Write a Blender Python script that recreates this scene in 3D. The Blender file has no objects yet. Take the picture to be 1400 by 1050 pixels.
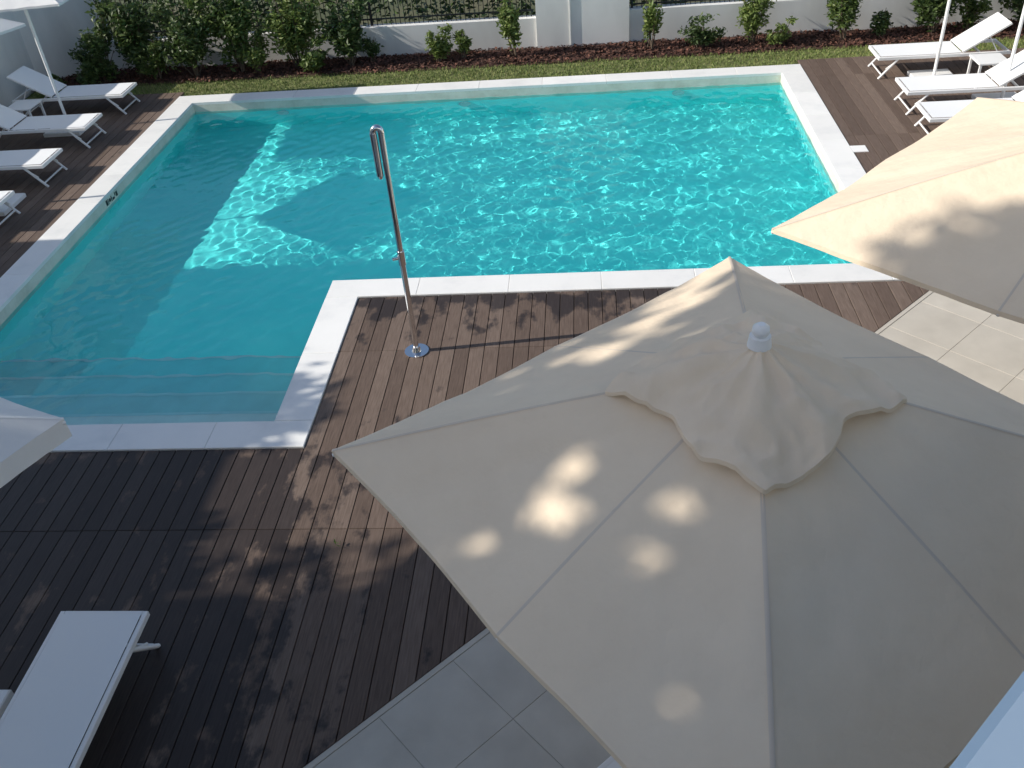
import bpy, math, random
import numpy as np
from mathutils import Vector, Matrix, noise as mn
random.seed(7); rng=np.random.default_rng(7)
scene=bpy.context.scene
scene.view_settings.view_transform='Standard'
try: scene.view_settings.look='None'
except Exception: pass
scene.view_settings.exposure=0

# ---------------------------------------------------------------- helpers
class M:
    def __init__(s): s.v=[];s.f=[];s.m=[];s.r=[];s.sm=[]
    def add(s,vs,fs,mi=0,r=None,smooth=False):
        o=len(s.v); s.v+= [tuple(x) for x in vs]
        if r is None: r=random.random()
        for f in fs: s.f.append([i+o for i in f]); s.m.append(mi); s.r.append(r); s.sm.append(smooth)
    def box(s,x0,x1,y0,y1,z0,z1,mi=0,b=0.0,T=None,r=None):
        if b<=0:
            vs=[(x,y,z) for z in(z0,z1) for x,y in((x0,y0),(x1,y0),(x1,y1),(x0,y1))]
            fs=[(3,2,1,0),(4,5,6,7),(0,1,5,4),(1,2,6,5),(2,3,7,6),(3,0,4,7)]
        else:
            vs=[(x,y,z0) for x,y in((x0,y0),(x1,y0),(x1,y1),(x0,y1))]
            vs+=[(x,y,z1-b) for x,y in((x0,y0),(x1,y0),(x1,y1),(x0,y1))]
            vs+=[(x,y,z1) for x,y in((x0+b,y0+b),(x1-b,y0+b),(x1-b,y1-b),(x0+b,y1-b))]
            fs=[(3,2,1,0)]+[(i,(i+1)%4,4+(i+1)%4,4+i) for i in range(4)]+[(4+i,4+(i+1)%4,8+(i+1)%4,8+i) for i in range(4)]+[(8,9,10,11)]
        if T is not None: vs=[T(v) for v in vs]
        s.add(vs,fs,mi,r)
    def tube(s,pts,rad,n=10,mi=0,T=None,caps=True):
        pts=[Vector(p) for p in pts]
        if not hasattr(rad,'__len__'): rad=[rad]*len(pts)
        vs=[];fs=[]; ref=None
        for i,p in enumerate(pts):
            d=(pts[min(i+1,len(pts)-1)]-pts[max(i-1,0)]).normalized()
            if ref is None: ref=Vector((1,0,0)) if abs(d.x)<.9 else Vector((0,1,0))
            a=(ref-d*ref.dot(d)).normalized(); ref=a; b=d.cross(a)
            for k in range(n):
                t=2*math.pi*k/n; vs.append(tuple(p+(a*math.cos(t)+b*math.sin(t))*rad[i]))
        for i in range(len(pts)-1):
            for k in range(n): fs.append((i*n+k,i*n+(k+1)%n,(i+1)*n+(k+1)%n,(i+1)*n+k))
        if T is not None: vs=[T(v) for v in vs]
        s.add(vs,fs,mi,smooth=True)
        if caps: s.add(vs[:n],[tuple(range(n))[::-1]],mi); s.add(vs[-n:],[tuple(range(n))],mi)
    def obj(s,name,mats):
        me=bpy.data.meshes.new(name); me.from_pydata(s.v,[],s.f)
        for m in mats: me.materials.append(m)
        me.polygons.foreach_set('material_index',s.m); me.polygons.foreach_set('use_smooth',s.sm)
        a=me.attributes.new('rnd','FLOAT','FACE'); a.data.foreach_set('value',s.r)
        me.update(); o=bpy.data.objects.new(name,me); scene.collection.objects.link(o); return o

def mat(name,base,rough=.6,**k):
    m=bpy.data.materials.new(name); m.use_nodes=True; nt=m.node_tree; b=nt.nodes['Principled BSDF']
    b.inputs['Base Color'].default_value=(*base,1); b.inputs['Roughness'].default_value=rough
    for kk,vv in k.items(): b.inputs[kk].default_value=vv
    return m,nt,b
def N(nt,t,**k):
    n=nt.nodes.new(t)
    for a,b in k.items(): setattr(n,a,b)
    return n
def noise(nt,scale,detail=4,vec=None,rough=.55,stretch=None):
    tc=N(nt,'ShaderNodeTexCoord'); v=tc.outputs['Object']
    if stretch:
        mp=N(nt,'ShaderNodeMapping'); mp.inputs['Scale'].default_value=stretch; nt.links.new(v,mp.inputs[0]); v=mp.outputs[0]
    n=N(nt,'ShaderNodeTexNoise'); n.inputs['Scale'].default_value=scale; n.inputs['Detail'].default_value=detail; n.inputs['Roughness'].default_value=rough
    nt.links.new(v,n.inputs['Vector']); return n.outputs['Fac']
def ramp(nt,fac,stops):
    r=N(nt,'ShaderNodeValToRGB'); e=r.color_ramp.elements
    while len(e)<len(stops): e.new(.5)
    for i,(p,c) in enumerate(stops): e[i].position=p; e[i].color=(*c,1)
    nt.links.new(fac,r.inputs[0]); return r.outputs[0]
def mixc(nt,a,b,fac,mode='MIX'):
    m=N(nt,'ShaderNodeMix',data_type='RGBA',blend_type=mode)
    for s,i in ((fac,0),(a,6),(b,7)):
        if hasattr(s,'is_linked') : nt.links.new(s,m.inputs[i])
        else: m.inputs[i].default_value=s if i==0 else (*s,1)
    return m.outputs[2]
def bump(nt,b,h,st,dist=.01):
    n=N(nt,'ShaderNodeBump'); n.inputs['Strength'].default_value=st; n.inputs['Distance'].default_value=dist
    nt.links.new(h,n.inputs['Height']); nt.links.new(n.outputs[0],b.inputs['Normal'])
def attr(nt):
    a=N(nt,'ShaderNodeAttribute'); a.attribute_name='rnd'; return a.outputs['Fac']
def math_(nt,op,a,b=None,clamp=False):
    m=N(nt,'ShaderNodeMath',operation=op,use_clamp=clamp)
    for i,s in enumerate((a,b)):
        if s is None: continue
        if hasattr(s,'is_linked'): nt.links.new(s,m.inputs[i])
        else: m.inputs[i].default_value=s
    return m.outputs[0]

# ---------------------------------------------------------------- materials
m_cop,nt,b=mat('white_marble',(.88,.87,.85),.45)
c=ramp(nt,noise(nt,1.6,7,rough=.65),[(.3,(.80,.80,.79)),(.48,(.90,.89,.87)),(.7,(.93,.92,.90))])
c=mixc(nt,c,ramp(nt,attr(nt),[(0,(.93,.93,.92)),(1,(1,1,.99))]),1.0,'MULTIPLY')
nt.links.new(c,b.inputs['Base Color']); bump(nt,b,noise(nt,60,3),.1,.003)
m_band,nt,b=mat('pool_stone_wall',(.66,.64,.55),.5)
c=ramp(nt,noise(nt,3,6,rough=.7),[(.3,(.60,.60,.50)),(.55,(.76,.75,.65)),(.75,(.82,.81,.72))]); nt.links.new(c,b.inputs['Base Color'])
m_floor,nt,b=mat('pool_liner',(.2,.92,.9),.7)
c=ramp(nt,noise(nt,1.2,4),[(.35,(.14,.91,.90)),(.65,(.19,.97,.94))]); nt.links.new(c,b.inputs['Base Color'])
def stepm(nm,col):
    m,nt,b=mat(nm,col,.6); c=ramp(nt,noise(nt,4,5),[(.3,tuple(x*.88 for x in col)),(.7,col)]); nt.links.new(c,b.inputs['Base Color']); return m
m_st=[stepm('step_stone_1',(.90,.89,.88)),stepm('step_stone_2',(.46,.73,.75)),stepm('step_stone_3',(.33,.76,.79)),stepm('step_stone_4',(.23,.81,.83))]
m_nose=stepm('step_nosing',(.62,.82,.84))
m_wat=bpy.data.materials.new('pool_water'); m_wat.use_nodes=True; nt=m_wat.node_tree; nt.nodes.remove(nt.nodes['Principled BSDF'])
g=N(nt,'ShaderNodeBsdfGlass'); g.inputs['Color'].default_value=(.83,1.0,1.0,1); g.inputs['IOR'].default_value=1.33; g.inputs['Roughness'].default_value=0
nt.links.new(g.outputs[0],nt.nodes['Material Output'].inputs[0])
# deck
m_deck,nt,b=mat('composite_decking',(.13,.1,.085),.6)
c0=ramp(nt,attr(nt),[(0,(.125,.089,.071)),(.5,(.155,.112,.090)),(1,(.192,.143,.116))])
gr=noise(nt,9,5,stretch=(9,.6,1)); c1=mixc(nt,c0,ramp(nt,gr,[(.3,(.70,.68,.66)),(.7,(1.1,1.1,1.1))]),1.0,'MULTIPLY')
wet_shade_n=noise(nt,2.9,5,rough=.6,stretch=(1.3,.8,1))
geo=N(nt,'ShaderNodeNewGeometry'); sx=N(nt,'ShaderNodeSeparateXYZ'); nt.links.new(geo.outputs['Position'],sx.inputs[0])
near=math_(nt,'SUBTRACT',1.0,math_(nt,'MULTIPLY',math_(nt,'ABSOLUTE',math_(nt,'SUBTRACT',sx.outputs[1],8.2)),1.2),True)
# shade painted into the colour of the south-west boards
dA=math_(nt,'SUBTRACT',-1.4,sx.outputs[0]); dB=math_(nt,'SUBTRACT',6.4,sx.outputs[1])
shade_sw=math_(nt,'MULTIPLY',math_(nt,'MULTIPLY',dA,.7,True),math_(nt,'MULTIPLY',dB,1.2,True),True)
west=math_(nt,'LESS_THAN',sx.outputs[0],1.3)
zone=math_(nt,'MAXIMUM',math_(nt,'MULTIPLY',math_(nt,'MULTIPLY',near,west),.27),math_(nt,'MULTIPLY',shade_sw,.34))
w=math_(nt,'MULTIPLY',math_(nt,'SUBTRACT',math_(nt,'ADD',wet_shade_n,zone),.65),12,True)
c2=mixc(nt,c1,mixc(nt,c1,(.31,.32,.35),1.0,'MULTIPLY'),w); nt.links.new(c2,b.inputs['Base Color'])  # one dark tint for poolside wet patches and the painted south-west shade
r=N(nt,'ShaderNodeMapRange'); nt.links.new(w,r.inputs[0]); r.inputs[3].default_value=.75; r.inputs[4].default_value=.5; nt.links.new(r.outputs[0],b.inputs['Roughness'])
b.inputs['Specular IOR Level'].default_value=.3
bump(nt,b,gr,.25,.003)
m_sub,_,_=mat('deck_shadow_gap',(.012,.011,.01),.9)
m_pat,nt,b=mat('porcelain_tile',(.4,.39,.37),.6)
c=ramp(nt,noise(nt,3,6),[(.3,(.50,.46,.395)),(.7,(.60,.555,.48))]); c=mixc(nt,c,ramp(nt,attr(nt),[(0,(.93,.93,.93)),(1,(1.03,1.03,1.03))]),1.0,'MULTIPLY')
nt.links.new(c,b.inputs['Base Color']); bump(nt,b,noise(nt,150,2),.1,.002)
m_grout,_,_=mat('grout',(.40,.375,.33),.9)
m_wall,nt,b=mat('white_render',(.74,.74,.72),.8)
c=ramp(nt,noise(nt,1.2,6,stretch=(1,1,.35)),[(.3,(.66,.66,.64)),(.6,(.82,.82,.80))]); nt.links.new(c,b.inputs['Base Color']); bump(nt,b,noise(nt,70,3),.25,.004)
m_metal,_,_=mat('dark_metal',(.03,.032,.035),.4,Metallic=.6)
m_chrome,_,_=mat('chrome',(.75,.75,.76),.12,Metallic=1.0)
m_white,_,_=mat('white_powdercoat',(.84,.84,.84),.35)
m_black,_,_=mat('black_marking',(.02,.02,.02),.6)
m_sling,nt,b=mat('white_sling_mesh',(.84,.85,.86),.7); bump(nt,b,noise(nt,220,2),.15,.002)
m_grd,nt,b=mat('dry_grass_ground',(.08,.09,.04),.95)
c=ramp(nt,noise(nt,.6,6),[(.3,(.05,.07,.025)),(.7,(.12,.11,.06))]); nt.links.new(c,b.inputs['Base Color'])
m_grass,nt,b=mat('grass',(.09,.13,.03),.8)
c=ramp(nt,attr(nt),[(0,(.09,.14,.03)),(.6,(.18,.24,.06)),(1,(.34,.34,.13))]); nt.links.new(c,b.inputs['Base Color'])
m_lawn,nt,b=mat('lawn_base',(.08,.10,.03),.9)
c=ramp(nt,noise(nt,5,5),[(.3,(.10,.13,.035)),(.7,(.20,.20,.08))]); nt.links.new(c,b.inputs['Base Color'])
m_mulch,nt,b=mat('bark_mulch',(.10,.045,.03),.9)
c=ramp(nt,attr(nt),[(0,(.03,.014,.010)),(.6,(.10,.042,.028)),(1,(.18,.08,.055))]); nt.links.new(c,b.inputs['Base Color'])
def leafmat(name,a,bb,cc,tr=True):
    m=bpy.data.materials.new(name); m.use_nodes=True; nt=m.node_tree; b=nt.nodes['Principled BSDF']; b.inputs['Roughness'].default_value=.5
    c=ramp(nt,attr(nt),[(0,a),(.55,bb),(1,cc)]); nt.links.new(c,b.inputs['Base Color'])
    if not tr: return m
    t=N(nt,'ShaderNodeBsdfTranslucent'); nt.links.new(c,t.inputs[0]); mx=N(nt,'ShaderNodeMixShader'); mx.inputs[0].default_value=.3
    nt.links.new(b.outputs[0],mx.inputs[1]); nt.links.new(t.outputs[0],mx.inputs[2]); nt.links.new(mx.outputs[0],nt.nodes['Material Output'].inputs[0]); return m
m_leaf=leafmat('shrub_leaf',(.04,.075,.02),(.11,.17,.04),(.28,.33,.10))
m_leafy=leafmat('young_shrub_leaf',(.08,.12,.03),(.18,.25,.06),(.36,.40,.14))
m_leafd=leafmat('dark_shrub_leaf',(.03,.06,.02),(.08,.13,.035),(.20,.25,.09))
m_tleaf=leafmat('tree_leaf',(.03,.06,.015),(.06,.11,.025),(.10,.16,.04),False)
m_bark,nt,b=mat('bark',(.12,.09,.065),.9); bump(nt,b,noise(nt,20,4,stretch=(1,1,.2)),.6,.02)
def fabric(name,col,dk,tr=.3,bs=.35):
    m=bpy.data.materials.new(name); m.use_nodes=True; nt=m.node_tree; b=nt.nodes['Principled BSDF']; b.inputs['Roughness'].default_value=.85
    c=ramp(nt,noise(nt,1.8,5,rough=.6),[(.3,dk),(.65,col)]); nt.links.new(c,b.inputs['Base Color'])
    n1=noise(nt,3.2,5,rough=.55); bp=N(nt,'ShaderNodeBump'); bp.inputs['Strength'].default_value=bs; bp.inputs['Distance'].default_value=.04; nt.links.new(n1,bp.inputs['Height'])
    n2=noise(nt,420,1); bp2=N(nt,'ShaderNodeBump'); bp2.inputs['Strength'].default_value=.15; bp2.inputs['Distance'].default_value=.002; nt.links.new(n2,bp2.inputs['Height']); nt.links.new(bp.outputs[0],bp2.inputs['Normal']); nt.links.new(bp2.outputs[0],b.inputs['Normal'])
    t=N(nt,'ShaderNodeBsdfTranslucent'); nt.links.new(c,t.inputs[0]); mx=N(nt,'ShaderNodeMixShader'); mx.inputs[0].default_value=tr
    nt.links.new(b.outputs[0],mx.inputs[1]); nt.links.new(t.outputs[0],mx.inputs[2]); nt.links.new(mx.outputs[0],nt.nodes['Material Output'].inputs[0]); return m
m_beige=fabric('beige_canvas',(.92,.765,.585),(.85,.70,.53),.14,.6)
m_beige2=fabric('beige_hem',(.76,.65,.53),(.71,.60,.49),.10,.1)
m_wfab=fabric('white_canvas',(.88,.88,.87),(.82,.82,.82),.25)
m_glass,_,_=mat('window_glass',(.03,.04,.05),.05)
m_paint,nt,b=mat('white_paint_shade_blue',(.62,.76,.88),.5)  # white parapet, with the blue cast of its shade put into the colour

# ---------------------------------------------------------------- layout numbers (metres)
XLo,XRo,XSo=-6.98,3.48,-2.51; YFo,YNo,YSo=15.10,8.30,5.83; CW=.36
XLi,XRi,XSi=XLo+CW,XRo-CW,XSo-CW; YFi,YNi,YSi=YFo-CW,YNo+CW,YSo+CW
DIAG=4.68; WZ=-.15; FL=-.97
el=math.radians(31); az=Vector((-.992,-.126,0)).normalized()
to=Vector((az.x*math.cos(el),az.y*math.cos(el),math.sin(el)))   # towards the sun

# ground with the pool opening
g=M(); z=-.08
for a in ((-250,XLo+.1,-250,300),(XRo-.1,250,-250,300),(XLo+.1,XRo-.1,YFo-.1,300),(XLo+.1,XRo-.1,-250,YSo+.1),(XSo-.1,XRo-.1,YSo+.1,YNo+.1)):
    g.add([(a[0],a[2],z),(a[1],a[2],z),(a[1],a[3],z),(a[0],a[3],z)],[(0,1,2,3)])
g.obj('ground',[m_grd])
# deck boards
d=M()
def clip_diag(poly):
    out=[]
    s=lambda p:p[1]-p[0]*1.0-DIAG
    for i in range(len(poly)):
        a,b_=poly[i],poly[(i+1)%len(poly)]; sa,sb=s(a),s(b_)
        if sa>=0: out.append(a)
        if (sa>=0)!=(sb>=0):
            t=sa/(sa-sb); out.append((a[0]+(b_[0]-a[0])*t,a[1]+(b_[1]-a[1])*t))
    return out
def boards(x0,x1,y0,y1,clip):
    n=max(1,round((x1-x0)/.146)); w=(x1-x0)/n
    SEG=2.42
    for i in range(n):
        a=x0+i*w+.003; b_=x0+(i+1)*w-.003
        k0=math.floor((y0-4.86)/SEG)
        yy=4.86+k0*SEG
        while yy<y1:
            ya=max(yy+.002,y0); yb=min(yy+SEG-.002,y1)
            if yb-ya>.03:
                p=[(a,ya),(b_,ya),(b_,yb),(a,yb)]
                if clip: p=clip_diag(p)
                if len(p)>=3:
                    nn=len(p); e=.003
                    cx=sum(q[0] for q in p)/nn; cy=sum(q[1] for q in p)/nn
                    top=[(q[0]+(e if q[0]<cx else -e),q[1]+(e if q[1]<cy else -e),0) for q in p]
                    lo=[(q[0],q[1],-.004) for q in p]; bt=[(q[0],q[1],-.028) for q in p]
                    fs=[tuple(range(2*nn,3*nn))]+[(j,(j+1)%nn,nn+(j+1)%nn,nn+j) for j in range(nn)]+[(nn+j,nn+(j+1)%nn,2*nn+(j+1)%nn,2*nn+j) for j in range(nn)]
                    d.add(bt+lo+top,fs,0)
            yy+=SEG
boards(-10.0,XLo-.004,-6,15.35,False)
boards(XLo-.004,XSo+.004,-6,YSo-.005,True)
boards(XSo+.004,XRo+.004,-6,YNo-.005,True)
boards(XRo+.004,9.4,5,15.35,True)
for a in ((-10.0,XLo,-6,15.35),(XLo,XSo,-6,YSo),(XSo,XRo,-6,YNo),(XRo,9.4,3,15.35)):
    d.add([(a[0],a[2],-.05),(a[1],a[2],-.05),(a[1],a[3],-.05),(a[0],a[3],-.05)],[(0,1,2,3)],1)
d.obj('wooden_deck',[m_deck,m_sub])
# patio tiles
q=M(); s2=math.sqrt(.5)
def PT(v): # (u,w,z): u along deck edge, w away from pool
    u,w_,z_=v; w2=w_-DIAG*s2
    return ((u+w2)*s2,(u-w2)*s2,z_)
for i in range(-16,22):
    for j in range(0,14):
        u0=1.9+i*.6; w0=.05+j*.6
        q.box(u0+.0015,u0+.5985,w0+.0015,w0+.5985,-.02,.0,0,.0015,T=PT)
q.box(1.9-9.6,1.9+13.2,.006,.045,-.02,0,0,.002,T=PT)
vs=[PT(v) for v in((-7.7,.0,-.006),(15.1,.0,-.006),(15.1,8.5,-.006),(-7.7,8.5,-.006))]
q.add(vs,[(0,3,2,1)],1)
q.obj('patio',[m_pat,m_grout])

# ---------------------------------------------------------------- pool coping
c=M()
def slabs(x0,x1,y0,y1,ax,n):
    for i in range(n):
        if ax=='x':
            w=(x1-x0)/n; c.box(x0+i*w+.0015,x0+(i+1)*w-.0015,y0,y1,-.03,.015,0,.004)
        else:
            w=(y1-y0)/n; c.box(x0,x1,y0+i*w+.0015,y0+(i+1)*w-.0015,-.03,.015,0,.004)
slabs(XLo,XRo,YFi,YFo,'x',10); slabs(XLo,XLi,YSi+.002,YFi-.002,'y',9); slabs(XRi,XRo,YNo+.0,YFi-.002,'y',7)
slabs(XSo-CW+.0,XRi-.002,YNo,YNi,'x',6); slabs(XSi,XSo,YSi+.002,YNo-.002,'y',2); slabs(XLo,XSo,YSo,YSi,'x',5)
c.box(XRo+.003,XRo+.2,11.55,11.75,-.02,.012,0,.004)
c.obj('pool_coping',[m_cop])
# basin
p=M(); L=[(XLi,YSi),(XSi,YSi),(XSi,YNi),(XRi,YNi),(XRi,YFi),(XLi,YFi)]
for i in range(6):
    a,b_=L[i],L[(i+1)%6]
    p.add([(a[0],a[1],-.0305),(b_[0],b_[1],-.0305),(b_[0],b_[1],-.26),(a[0],a[1],-.26)],[(0,1,2,3)],1)
    p.add([(a[0],a[1],-.26),(b_[0],b_[1],-.26),(b_[0],b_[1],FL),(a[0],a[1],FL)],[(0,1,2,3)],0)
p.add([(XLi,YNi,FL),(XRi,YNi,FL),(XRi,YFi,FL),(XLi,YFi,FL)],[(0,1,2,3)],0)
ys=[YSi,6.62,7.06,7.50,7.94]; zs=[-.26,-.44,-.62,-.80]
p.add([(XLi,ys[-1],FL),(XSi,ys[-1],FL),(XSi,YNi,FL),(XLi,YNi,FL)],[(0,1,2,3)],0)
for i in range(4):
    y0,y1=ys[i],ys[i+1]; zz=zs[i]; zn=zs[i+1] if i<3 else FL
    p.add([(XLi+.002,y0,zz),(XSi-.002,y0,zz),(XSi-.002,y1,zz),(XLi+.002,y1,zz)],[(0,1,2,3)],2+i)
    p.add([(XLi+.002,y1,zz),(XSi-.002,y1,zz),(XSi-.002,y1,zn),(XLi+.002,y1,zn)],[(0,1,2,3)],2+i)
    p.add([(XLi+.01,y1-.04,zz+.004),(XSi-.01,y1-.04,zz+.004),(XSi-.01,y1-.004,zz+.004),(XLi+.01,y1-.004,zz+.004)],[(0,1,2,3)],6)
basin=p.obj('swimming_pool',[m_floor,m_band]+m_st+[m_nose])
for xx in (-5.1,-2.0,1.5):
    j=M(); pts=[(xx,YFi-.004,-.37),(xx,YFi-.03,-.37)]; j.tube(pts,.10,18); j.tube([(xx,YFi-.03,-.37),(xx,YFi-.045,-.37)],.035,12)
    j.obj('pool_inlet',[m_white])
dm=M(); yy=11.12
for k,(wd_,z0,z1) in enumerate(((.05,-.125,-.05),(.012,-.125,-.05),(.05,-.11,-.065),(.02,-.125,-.05),(.06,-.125,-.095),(.02,-.1,-.05),(.05,-.125,-.06))):
    dm.box(XLi+.001,XLi+.004,yy,yy+wd_,z0,z1); yy+=wd_+.018
dm.obj('depth_marking',[m_black])
# water surface
res=.024
nx=int((XRi-XLi)/res); ny=int((YFi-YSi)/res)
X=np.linspace(XLi+.001,XRi-.001,nx); Y=np.linspace(YSi+.001,YFi-.001,ny); XX,YY=np.meshgrid(X,Y)
Z=np.zeros_like(XX); wr=np.random.default_rng(3)
for lam,amp,num in ((.9,.0006,5),(.42,.0006,8),(.25,.00078,14),(.17,.00046,14)):
    for k in range(num):
        th=wr.uniform(0,2*math.pi); l=lam*wr.uniform(.8,1.25); kk=2*math.pi/l; ph=wr.uniform(0,6.28)
        Z+=amp*np.sin(kk*(math.cos(th)*XX+math.sin(th)*YY)+ph+1.2*np.sin(XX*.8+ph)+1.2*np.sin(YY*.7-ph))
calm=1/(1+np.exp(-(XX+5.4+.5*np.sin(YY))/.4)); calm2=1/(1+np.exp(-(YY-8.6)/.5)); Z*=(.3+.7*calm*(.4+.6*calm2))
Z+=WZ
idx=np.arange(nx*ny).reshape(ny,nx); keep=~((XX[:-1,:-1]>XSi-.01)&(YY[1:,1:]<YNi+.0))
F=np.stack([idx[:-1,:-1],idx[:-1,1:],idx[1:,1:],idx[1:,:-1]],-1)[keep]
me=bpy.data.meshes.new('water'); me.from_pydata(np.stack([XX.ravel(),YY.ravel(),Z.ravel()],1).tolist(),[],F.tolist())
me.polygons.foreach_set('use_smooth',[True]*len(F)); me.materials.append(m_wat); me.update()
water=bpy.data.objects.new('water',me); scene.collection.objects.link(water)
water.cycles.is_caustics_caster=True; basin.cycles.is_caustics_receiver=True

# ---------------------------------------------------------------- shower
s=M(); bx,by=-1.715,7.25
s.tube([(bx,by,.03),(bx,by,2.24)],.028,16,0)
arc=[(bx-.034+.034*math.cos(t),by,2.24+.045*math.sin(t)) for t in np.linspace(0,math.pi,9)]
s.tube(arc,.028,14,0); s.tube([(bx-.068,by,2.24),(bx-.068,by,1.86)],[.032,.032],14,0); s.tube([(bx-.068,by,1.86),(bx-.068,by,1.83)],[.032,.02],14,0)
s.tube([(bx,by,.0),(bx,by,.012)],.12,24,0); s.tube([(bx,by,.012),(bx,by,.06)],[.05,.034],18,0)
s.tube([(bx,by,1.05),(bx-.08,by-.03,1.05)],.014,10,0); s.tube([(bx,by,.98),(bx,by,1.12)],.036,14,0)
s.obj('outdoor_shower',[m_chrome,m_sub])

# ---------------------------------------------------------------- umbrellas
def umbrella(cx,cy,half,rot,ez,hz,fab,hem,name,flap=.55,pole=m_white,basez=0,lipd=.03):
    o=M()
    cor=[(cx+half*math.cos(rot+k*math.pi/2),cy+half*math.sin(rot+k*math.pi/2)) for k in range(4)]
    nu,nv=40,30
    for k in range(4):
        A,B=cor[k],cor[(k+1)%4]; vs=[];fs=[]
        for j in range(nv+1):
            v=j/nv
            for i in range(nu+1):
                u=i/nu; ex=A[0]+(B[0]-A[0])*u; ey=A[1]+(B[1]-A[1])*u
                sg=abs(math.sin(2*math.pi*u))
                pull=.018*sg*v**2
                x=cx+(ex-cx)*v*(1-pull); y=cy+(ey-cy)*v*(1-pull)
                zz=hz+(ez-hz)*v-.035*sg*v*(1.15-v)*1.5+.012*math.sin(math.pi*v)
                cr=abs(2*u-1)
                zz-=.03*(1-cr)*v
                zz+=.004*math.sin(u*47+v*9+k)*v*(1-v)*2
                zz+=.006*math.sin(u*90+k*2)*max(0,cr-.55)*v*v*sg**.5
                zz+=.016*mn.noise(Vector((x*1.6,y*1.6,3.1)))*sg*v+.008*mn.noise(Vector((x*5,y*5,1.1)))*sg*v
                vs.append((x,y,zz))
        for j in range(nv):
            for i in range(nu):
                a=j*(nu+1)+i; fs.append((a,a+1,a+nu+2,a+nu+1))
        o.add(vs,fs,0,smooth=True)
        top=vs[-(nu+1):]; n=nu+1
        lip=[(x_+(x_-cx)*.002,y_+(y_-cy)*.002,z_-lipd) for x_,y_,z_ in top]
        o.add(top+lip,[(i,i+1,n+i+1,n+i) for i in range(nu)],0,smooth=True)
        for (E,iu) in ((A,0),(((A[0]+B[0])/2,(A[1]+B[1])/2),nu//2)):
            dx,dy=E[0]-cx,E[1]-cy; l=math.hypot(dx,dy); px,py=-dy/l*.009,dx/l*.009
            line=[vs[j*(nu+1)+iu] for j in range(nv+1)]
            sv=[]
            for (x_,y_,z_) in line: sv+=[(x_+px,y_+py,z_-.001),(x_,y_,z_+.002),(x_-px,y_-py,z_-.001)]
            o.add(sv,[(3*j+e,3*j+1+e,3*j+4+e,3*j+3+e) for j in range(nv) for e in(0,1)],1,smooth=True)
            ln=[(x_,y_,z_-.03) for x_,y_,z_ in line]; o.tube([ln[1],ln[-1]],.011,6,2)
    # vent flap: loose, gathered cloth tied under the finial
    na,nr=220,44; vs=[(cx,cy,hz+.10)];fs=[]
    sl=(hz-ez)/half
    ridge=lambda q_:1-abs(math.sin(q_))
    for j in range(1,nr+1):
        v=j/nr
        for i in range(na):
            t=2*math.pi*i/na; tq=((t-rot)/(math.pi/2))%4; kq=int(tq); f_=tq-kq; tt=f_*math.pi/2
            sq=1/(math.cos(tt)+math.sin(tt))
            s1=f_ if kq!=3 else 1-f_
            sq*=1-.10*math.exp(-((s1-.36)/.12)**2)+.07*math.exp(-((s1-.68)/.14)**2)
            sq*=1+.035*mn.noise(Vector((math.cos(t)*3,math.sin(t)*3,cx)))
            rr=flap*sq*v; x=cx+rr*math.cos(t); y=cy+rr*math.sin(t)
            base=hz-sl*rr/(sq**.12)
            wp=1.3*mn.noise(Vector((x*3.2,y*3.2,cx+9)))
            zz=base+.080*(1-v)**.9+.024-.010*v**3
            amp=v**.7*(1.15-.6*v)
            zz+=amp*(.030*ridge(t*3.5+.4+wp)+.024*ridge(t*5.5+1.9-wp+v)+.012*math.sin(t*10+2*wp))
            zz+=(.070*mn.noise(Vector((x*4.5,y*4.5,cx)))+.036*(1-2*abs(mn.noise(Vector((x*7.5,y*7.5,cx+4)))))+.010*mn.noise(Vector((x*22,y*22,2))) )*amp
            zz=max(zz,base+.010+.006*mn.noise(Vector((x*9,y*9,5))))
            vs.append((x,y,zz))
    for i in range(na): fs.append((0,1+i,1+(i+1)%na))
    for j in range(nr-1):
        for i in range(na): fs.append((1+j*na+i,1+j*na+(i+1)%na,1+(j+1)*na+(i+1)%na,1+(j+1)*na+i))
    o.add(vs,fs,0,smooth=True)
    rim=vs[-na:]; rim2=[(x_+(x_-cx)*.008,y_+(y_-cy)*.008,z_-.020) for x_,y_,z_ in rim]
    o.add(rim+rim2,[(i,(i+1)%na,na+(i+1)%na,na+i) for i in range(na)],0,smooth=True)
    o.tube([(cx,cy,hz+.09),(cx,cy,hz+.14)],[.050,.043],18,2); o.tube([(cx,cy,hz+.14),(cx,cy,hz+.155),(cx,cy,hz+.18),(cx,cy,hz+.195)],[.026,.036,.034,.016],18,2)
    o.tube([(cx,cy,basez+.05),(cx,cy,hz+.09)],.024,12,2)
    o.box(cx-.3,cx+.3,cy-.3,cy+.3,basez+.002,basez+.06,2,.01)
    return o.obj(name,[fab,hem,pole])
umbrella(.68,3.08,1.96,math.radians(84.5-90),2.20,2.80,m_beige,m_beige2,'patio_umbrella',.62)
umbrella(3.225,5.405,2.05,math.radians(46.8+45-90+.0),2.22,2.82,m_beige,m_beige2,'patio_umbrella',.60)
umbrella(-4.19,3.07,1.5,math.radians(18),2.22,2.65,m_wfab,m_wfab,'patio_umbrella',.4,lipd=.12)
umbrella(-8.35,13.8,1.50,math.radians(48),2.15,2.6,m_wfab,m_wfab,'patio_umbrella',.35)
umbrella(-8.12,10.98,1.28,math.radians(11),2.30,2.70,m_wfab,m_wfab,'patio_umbrella',.35)
umbrella(5.26,14.1,1.5,math.radians(45),2.15,2.6,m_wfab,m_wfab,'patio_umbrella',.35)
umbrella(5.85,13.0,1.5,math.radians(45),2.45,2.9,m_wfab,m_wfab,'patio_umbrella',.35)

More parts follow.
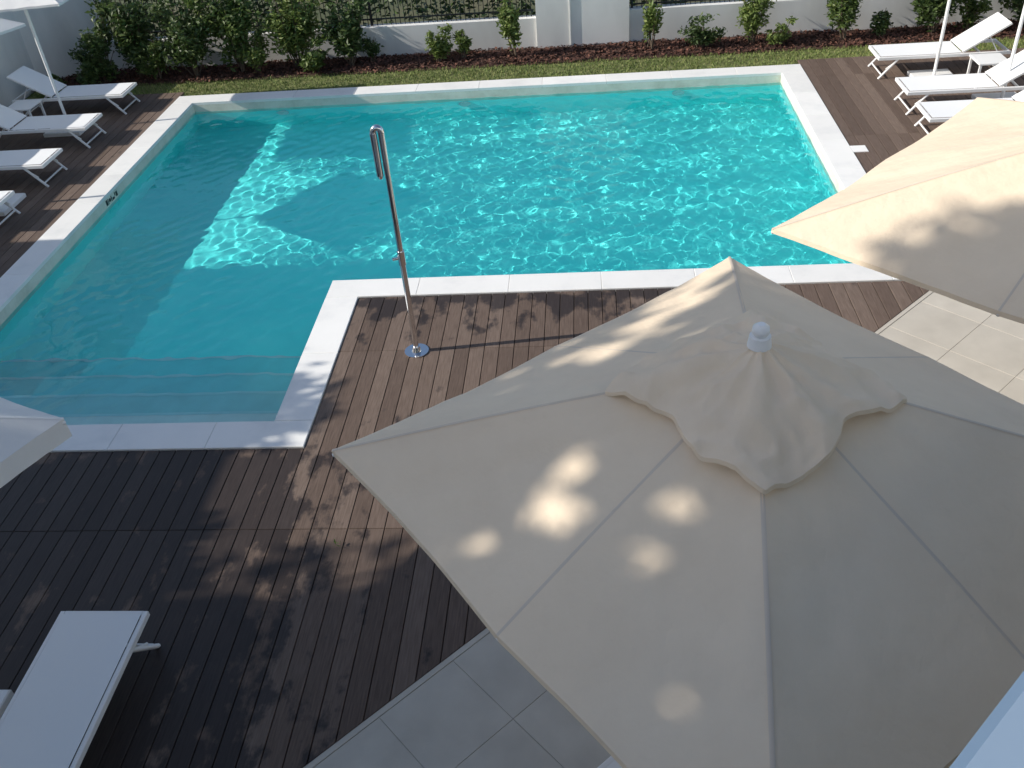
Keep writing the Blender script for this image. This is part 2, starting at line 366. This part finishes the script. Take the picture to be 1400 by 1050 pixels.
# ---------------------------------------------------------------- sun loungers
def lounger(x,y,ang,rec=28,W=.62):
    """origin at foot end centre, local +X towards head"""
    o=M(); ca,sa=math.cos(ang),math.sin(ang)
    T=lambda v:(x+v[0]*ca-v[1]*sa,y+v[0]*sa+v[1]*ca,v[2])
    h=W/2; sz=.33; L1=1.22; L2=.74; r=math.radians(rec)
    for sgn in(-1,1):
        y0=sgn*h; o.box(0,1.92,min(y0,y0-sgn*.035),max(y0,y0-sgn*.035),sz-.045,sz,0,.006,T=T)
        yy=y0-sgn*.018
        for (xa,xb) in ((.30,.04),(1.52,1.86)):
            o.tube([(xa,yy,sz-.03),(xb,yy,.0)],.018,8,0,T=T)
        o.tube([(.30+.0,yy,sz-.04),(.13,yy,sz-.045-.14)],.010,6,0,T=T)
    o.box(-.002,.035,-h+.036,h-.036,sz-.045,sz-.001,0,.006,T=T); o.box(1.885,1.918,-h+.036,h-.036,sz-.045,sz-.003,0,.006,T=T)
    o.tube([(.08,-h+.02,.06),(.08,h-.02,.06)],.012,8,0,T=T); o.tube([(1.8,-h+.02,.06),(1.8,h-.02,.06)],.012,8,0,T=T)
    n=12; vs=[];fs=[]
    for i in range(n+1):
        for yy in (-h+.034,-h*.5,0,h*.5,h-.034):
            sag=.012*math.sin(math.pi*i/n)*(1-(yy/h)**2); vs.append((.034+(L1-.034)*i/n,yy,sz+.006-sag))
    for i in range(n):
        for j in range(4): a=i*5+j; fs.append((a,a+5,a+6,a+1))
    o.add([T(v) for v in vs],fs,1,smooth=True)
    bx_=lambda s_,yy,zz:(L1+s_*math.cos(r)-zz*math.sin(r),yy,sz+.004+s_*math.sin(r)+zz*math.cos(r))
    for sgn in(-1,1):
        y0=sgn*(h-.04); T2=lambda v:T(bx_(v[0],v[1],v[2])); o.box(.01,L2,y0-.016,y0+.016,-.012,.016,0,.004,T=T2)
    o.box(L2-.03,L2+.002,-h+.058,h-.058,-.012,.015,0,.004,T=T2)
    vs=[];fs=[]
    for i in range(9):
        for yy in (-h+.05,-h*.5,0,h*.5,h-.05):
            vs.append(bx_(.01+(L2-.04)*i/8,yy,.018-.012*math.sin(math.pi*i/8)*(1-(yy/h)**2)))
    fs=[(i*5+j,i*5+j+5,i*5+j+6,i*5+j+1) for i in range(8) for j in range(4)]
    o.add([T(v) for v in vs],fs,1,smooth=True)
    if rec>5:
        for sgn in(-1,1): o.tube([bx_(.42,sgn*(h-.06),0),(1.75,sgn*(h-.06),sz-.03)],.009,6,0,T=T)
    return o.obj('sun_lounger',[m_white,m_sling])
for yc in (14.68,13.26,11.87,10.45): lounger(-7.60,yc,math.pi,30)
for yc in (14.55,13.05,12.05): lounger(4.45,yc,0,32)
lounger(-3.33,3.80,-math.pi/2,0)
lounger(-.02,2.72,math.radians(-47),25)
lounger(-5.2,3.75,-math.pi/2,20)
def table(x,y):
    o=M(); o.box(x-.22,x+.22,y-.22,y+.22,.36,.385,0,.005)
    for a in(-1,1):
        for b_ in(-1,1): o.box(x+a*.19-.015,x+a*.19+.015,y+b_*.19-.015,y+b_*.19+.015,0.001,.359,0)
    o.obj('side_table',[m_white])
table(-9.1,13.97); table(5.9,13.8); table(-9.2,12.55)

# ---------------------------------------------------------------- walls, fence
w=M()
w.box(-10.35,-10.12,-6,16.3,-.1,1.60,0,.01)
w.box(-10.4,-10.07,-6,16.3,1.60,1.65,0,.008)
w.obj('garden_wall',[m_wall])
w=M(); a=Vector((-10.12,16.3)); b_=Vector((-8.9,17.2)); dd=(b_-a).normalized(); nn=Vector((-dd.y,dd.x))*.2
w.add([(a.x,a.y,-.1),(b_.x,b_.y,-.1),(b_.x+nn.x,b_.y+nn.y,-.1),(a.x+nn.x,a.y+nn.y,-.1),(a.x,a.y,1.6),(b_.x,b_.y,1.6),(b_.x+nn.x,b_.y+nn.y,1.6),(a.x+nn.x,a.y+nn.y,1.6)],[(3,2,1,0),(4,5,6,7),(0,1,5,4),(1,2,6,5),(2,3,7,6),(3,0,4,7)])
w.obj('garden_wall',[m_wall])
w=M(); w.box(-8.9,-.85,16.85,17.05,-.1,.50,0,.01); w.box(-.85,.8,16.80,17.1,-.1,1.9,0,.01); w.box(.8,9.6,16.85,17.05,-.1,.55,0,.01)
w.box(-.25,-.235,16.775,16.799,-.05,1.9,0); w.obj('boundary_wall',[m_wall])
w=M(); w.box(9.45,9.65,5,16.8,-.1,1.8,0,.01); w.obj('garden_wall',[m_wall])
f=M()
for x0,x1 in((-8.85,-.9),(.85,9.4)):
    for zz in(.60,1.45): f.box(x0,x1,16.935,16.955,zz,zz+.025)
    xx=x0
    while xx<x1:
        f.box(xx,xx+.012,16.939,16.951,.50,1.55); xx+=.085
    xx=x0
    while xx<x1: f.box(xx-.018,xx+.022,16.925,16.965,.49,1.6); xx+=2.5
f.obj('metal_fence',[m_metal])

# ---------------------------------------------------------------- vegetation
def leaves(name,clumps,per,size,m,stems=None,shell=.6,gaps=None):
    P=[]
    for (cx,cy,cz,rx,ry,rz,k) in clumps:
        n=int(per*k); v=rng.normal(size=(n,3)); v/=np.linalg.norm(v,axis=1)[:,None]
        rr=rng.uniform(0,1,n)**shell; v*=rr[:,None]*(1+.18*rng.normal(size=n))[:,None]
        P.append(np.stack([cx+v[:,0]*rx,cy+v[:,1]*ry,cz+v[:,2]*rz],1))
    P=np.concatenate(P); P=P[P[:,2]>.03]
    if gaps:   # leaves cut away along sun lines to light chosen umbrella spots
        tn=np.array(to)
        for (g0,r0) in gaps:
            dlt=P-np.array(g0); al=dlt@tn; dist=np.linalg.norm(dlt-al[:,None]*tn,axis=1)
            P=P[dist>r0+.035]
    n=len(P)
    a=rng.normal(size=(n,3)); a[:,2]*=.6; a/=np.linalg.norm(a,axis=1)[:,None]
    t=rng.normal(size=(n,3)); b2=np.cross(a,t); b2/=np.linalg.norm(b2,axis=1)[:,None]
    s_=size*rng.uniform(.6,1.3,n)[:,None]
    nrm=np.cross(a,b2)
    v0=P-a*s_; v1=P+b2*s_*.42-nrm*s_*.12; v2=P+a*s_; v3=P-b2*s_*.42-nrm*s_*.12
    V=np.stack([v0,v1,v2,v3],1).reshape(-1,3)
    o=M(); o.v=V.tolist(); o.f=(np.arange(n*4).reshape(n,4)).tolist(); o.m=[0]*n
    o.r=np.clip(rng.beta(2,2.5,n),0,1).tolist(); o.sm=[False]*n
    if stems:
        for (p0,p1,r0,r1) in stems:
            mid=(Vector(p0)+Vector(p1))/2+Vector((random.uniform(-.05,.05),random.uniform(-.05,.05),0))*(Vector(p1)-Vector(p0)).length
            o.tube([p0,mid,p1],[r0,(r0+r1)/2,r1],7,1)
    return o.obj(name,[m,m_bark])
def shrub(x,y,h,r,dens=1,size=.045,m=None):
    cl=[];st=[]
    nb=int(5+4*dens)
    for i in range(nb):
        t=random.uniform(0,6.28); rr=r*random.uniform(.1,.85); hh=h*random.uniform(.4,1.0)
        px,py=x+rr*math.cos(t),y+rr*math.sin(t)*.7
        st.append(((x+random.uniform(-.05,.05),y+random.uniform(-.05,.05),-.02),(px,py,hh),.012,.004))
        for j in range(3):
            f_=random.uniform(.35,1); cl.append((x+(px-x)*f_+random.uniform(-.06,.06),y+(py-y)*f_,hh*f_,r*.36*random.uniform(.5,1.2),r*.34,h*.17*random.uniform(.6,1.2),random.uniform(.4,1.2)))
    leaves('shrub',cl,70*dens,size,m or random.choice([m_leaf,m_leaf,m_leafy,m_leafd]),st)
random.seed(21); rng=np.random.default_rng(21)
for (x,h,r,dn,sz) in ((-8.75,1.2,.5,1.2,.05),(-8.15,1.6,.65,1.7,.06),(-7.75,.8,.4,1.0,.04),(-7.05,1.5,.75,2.0,.05),(-6.2,1.7,.6,1.6,.06),(-5.9,.8,.5,1.2,.04),(-5.2,1.5,.7,1.9,.05),(-4.85,.6,.4,.9,.05),(-4.2,1.25,.5,1.3,.06),(-3.85,.45,.25,.5,.04)):
    shrub(x,16.3+random.uniform(-.25,.25),h,r,dn,sz)
shrub(-8.9,15.9,.5,.45,1); shrub(-9.5,15.6,.35,.3,.8)
shrub(-2.6,16.35,.6,.3,1.0,.04,m_leafy); shrub(-2.15,16.4,.5,.22,.7,.04,m_leafy); shrub(-1.25,16.4,1.1,.34,.8,.055,m_leafy)
shrub(1.15,16.4,1.05,.26,.7); shrub(2.0,16.3,.6,.42,.9,.04); shrub(2.9,16.4,1.1,.5,1.3); shrub(3.3,16.2,.4,.28,.6,.04); shrub(4.45,16.35,1.2,.55,1.3)
for (x,h,r,dn,sz) in ((5.05,.5,.3,.6,.045),(5.95,1.2,.6,1.5,.055),(6.5,.6,.35,.7,.045),(7.5,1.3,.6,1.5,.06),(8.5,.8,.4,.9,.05)):
    shrub(x,16.3+random.uniform(-.15,.15),h,r,dn,sz)
cl=[(x,17.75+random.uniform(-.2,.3),random.uniform(.3,2.1),.6,.45,.55,1) for x in np.arange(-9.5,10,.24) for _ in range(3)]
leaves('hedge',cl,75,.07,m_tleaf)
def tree(x,y,h,cz,rx,ry,rz,ncl,per,size,seed,name='tree',cr=.30,gaps=None,extra=()):
    global rng
    random.seed(seed); rng=np.random.default_rng(seed)
    cl=[];st=[((x,y,-.1),(x+.1,y,cz-rz*.55),.22,.14)]
    for i in range(ncl):
        v=Vector((random.gauss(0,1),random.gauss(0,1),random.gauss(0,1))).normalized()*random.uniform(.3,.92)
        p=(x+v.x*rx,y+v.y*ry,cz+v.z*rz); k=random.uniform(.8,1.3)
        cl.append((*p,rx*cr*k,ry*cr*k,rz*cr*.87*k,k))
        if i%4==0: st.append(((x+.1,y,cz-rz*.5),p,.05,.015))
    for (ex,ey,ez,er,nn) in extra:
        for i in range(nn):
            v=Vector((random.gauss(0,1),random.gauss(0,1),random.gauss(0,1))).normalized()*random.uniform(.2,.9)*er
            cl.append((ex+v.x,ey+v.y,ez+v.z,er*.4,er*.4,er*.35,1.0))
        st.append(((x+.1,y,cz-rz*.5),(ex,ey,ez),.07,.03))
    leaves(name,cl,per,size,m_tleaf,st,gaps=gaps)
gaps=[((-.22,2.68,2.4),.13),((-.58,2.61,2.25),.08),((-.46,2.38,2.2),.06),((-.10,2.84,2.5),.07),((.24,2.58,2.55),.09),((.13,2.36,2.45),.07),((.52,2.08,2.4),.05),((.30,1.80,2.25),.06),
      ((.47,4.29,2.35),.15),((.26,4.10,2.38),.09),((.04,3.76,2.4),.11),((-.13,3.84,2.35),.08),((.55,3.72,2.6),.06)]
tree(-12.6,5.2,6.5,4.75,1.0,1.35,1.30,46,210,.12,5)
tree(-12.7,3.5,6.2,4.45,.9,.95,1.25,40,200,.12,6)
tree(-12.8,7.2,5.4,4.4,.9,.9,.9,16,110,.10,7)
tree(-14.2,.2,14.5,10.0,2.6,3.0,4.7,92,150,.17,8,gaps=gaps,extra=((-14.2,1.95,12.5,1.1,26),(-14.4,1.2,13.6,1.1,16)))  # crown gaps and extra clumps shaped for light and shade on the umbrellas
tree(-14.5,-5.0,13.5,9.6,2.8,3.0,4.4,60,120,.2,9)
hs=M(); hs.box(-19,-11.3,-14,8.8,-.1,4.65,0,.01); hs.box(-19.2,-11.15,-14.2,8.9,4.65,4.85,0,.01)  # unseen house, added and sized to throw shade over deck and pool
hs.box(-19,-12.2,-14,2.55,4.85,6.9,0,.01); hs.box(-19.2,-12.0,-14.2,2.7,6.9,7.1,0,.01)
for yy in (-6,-2,2,6):
    hs.box(-11.299,-11.27,yy-.7,yy+.7,1.0,2.4,1); hs.box(-11.299,-11.22,yy-.8,yy+.8,.9,.98,2)
for yy in (-6,-2,1.2):
    hs.box(-12.199,-12.17,yy-.7,yy+.7,5.2,6.4,1)
hs.obj('shade_house',[m_wall,m_glass,m_cop])

# lawn + mulch
l=M()
l.add([(-10.0,15.13,-.03),(9.4,15.13,-.03),(9.4,16.0,-.03),(-10.0,16.0,-.03)],[(0,1,2,3)],1)
n=26000; gx=rng.uniform(-10,9.4,n); gy=rng.uniform(15.13,15.97,n)
ok=(gy>15.36)|((gx>XLo)&(gx<XRo)); gx=gx[ok];gy=gy[ok]; n=len(gx)
t=rng.uniform(0,6.28,n); hh=rng.uniform(.02,.05,n); wd=.007; lx=rng.normal(0,.018,n); ly=rng.normal(0,.018,n)
V=np.stack([np.stack([gx-np.cos(t)*wd,gy-np.sin(t)*wd,np.full(n,-.03)],1),np.stack([gx+np.cos(t)*wd,gy+np.sin(t)*wd,np.full(n,-.03)],1),np.stack([gx+lx,gy+ly,hh-.03],1)],1).reshape(-1,3)
base=len(l.v); l.v+=V.tolist(); l.f+=(np.arange(n*3).reshape(n,3)+base).tolist(); l.m+=[0]*n; l.r+=rng.uniform(0,1,n).tolist(); l.sm+=[False]*n
l.obj('lawn',[m_grass,m_lawn])
mu=M(); mu.add([(-10.1,15.9,-.022),(9.45,15.9,-.022),(9.45,16.84,-.02),(-10.1,16.84,-.02)],[(0,1,2,3)],0,r=.25)
n=16000; gx=rng.uniform(-10.0,9.4,n); gy=15.93+.06*np.sin(gx*2.1)+rng.uniform(0,1,n)**.9*.9; gy=np.minimum(gy,16.83)
t=rng.uniform(0,6.28,n); s_=rng.uniform(.012,.032,n); zt=rng.uniform(-.015,.02,n)
ax=np.stack([np.cos(t)*s_,np.sin(t)*s_,rng.normal(0,.008,n)],1); bx2=np.stack([-np.sin(t)*s_*.45,np.cos(t)*s_*.45,rng.normal(0,.007,n)],1); P=np.stack([gx,gy,zt],1)
V=np.stack([P-ax-bx2,P+ax-bx2,P+ax+bx2,P-ax+bx2],1).reshape(-1,3); base=len(mu.v)
mu.v+=V.tolist(); mu.f+=(np.arange(n*4).reshape(n,4)+base).tolist(); mu.m+=[0]*n; mu.r+=rng.uniform(0,1,n).tolist(); mu.sm+=[False]*n
mu.obj('mulch_bed',[m_mulch])
leaves('fallen_leaves',[(-1.95,4.66,.03,.05,.04,.02,1)],12,.03,m_leafy)

# ---------------------------------------------------------------- photographer's building with balcony parapet
bd=M(); off=DIAG*s2
bw=off-.115
bd.box(-8,8,bw,bw+.22,3.2,4.20,2,.012,T=PT)
bd.box(-8,8,bw+.22,bw+1.9,3.2,3.38,0,.0,T=PT)
bd.box(-8,8,bw+1.9,bw+6,-.05,8,0,.0,T=PT)
for u0 in(-6,-2,2,6): bd.box(u0-.9,u0+.9,bw+1.88,bw+1.899,.1,2.4,1,T=PT)
bd.obj('apartment_building',[m_wall,m_glass,m_paint])

# ---------------------------------------------------------------- light
sd=bpy.data.lights.new('sun','SUN'); sd.energy=5; sd.angle=math.radians(.4); sd.color=(1,.94,.84)
so=bpy.data.objects.new('sun',sd); so.rotation_euler=(-to).to_track_quat('-Z','Y').to_euler(); so.location=to*60; scene.collection.objects.link(so)
sd.cycles.is_caustics_light=True
wd=bpy.data.worlds.new('World'); scene.world=wd; wd.use_nodes=True; nt=wd.node_tree
sk=N(nt,'ShaderNodeTexSky',sky_type='NISHITA'); sk.sun_disc=False; sk.sun_elevation=el; sk.sun_rotation=math.atan2(az.x,az.y)
nt.links.new(sk.outputs[0],nt.nodes['Background'].inputs[0]); nt.nodes['Background'].inputs[1].default_value=.14

# ---------------------------------------------------------------- camera
def rot(p,y,r):
    cp,sp=np.cos(p),np.sin(p); cy,sy=np.cos(y),np.sin(y)
    fwd=np.array([sy*cp,cy*cp,-sp]); right=np.array([cy,-sy,0]); up=np.cross(right,fwd)
    cr,sr=np.cos(r),np.sin(r); return right*cr+up*sr,-right*sr+up*cr,fwd
R,U,Fw=rot(*np.radians([36.928,-6.322,-5.097]))
cd=bpy.data.cameras.new('camera'); cd.sensor_width=36; cd.lens=1239.5/1400*36; cd.clip_start=.02; cd.clip_end=1000
co=bpy.data.objects.new('camera',cd); mw=Matrix.Identity(4)
for i in range(3): mw[i][0]=R[i]; mw[i][1]=U[i]; mw[i][2]=-Fw[i]
mw[0][3]=0;mw[1][3]=0;mw[2][3]=5.051; co.matrix_world=mw; scene.collection.objects.link(co); scene.camera=co
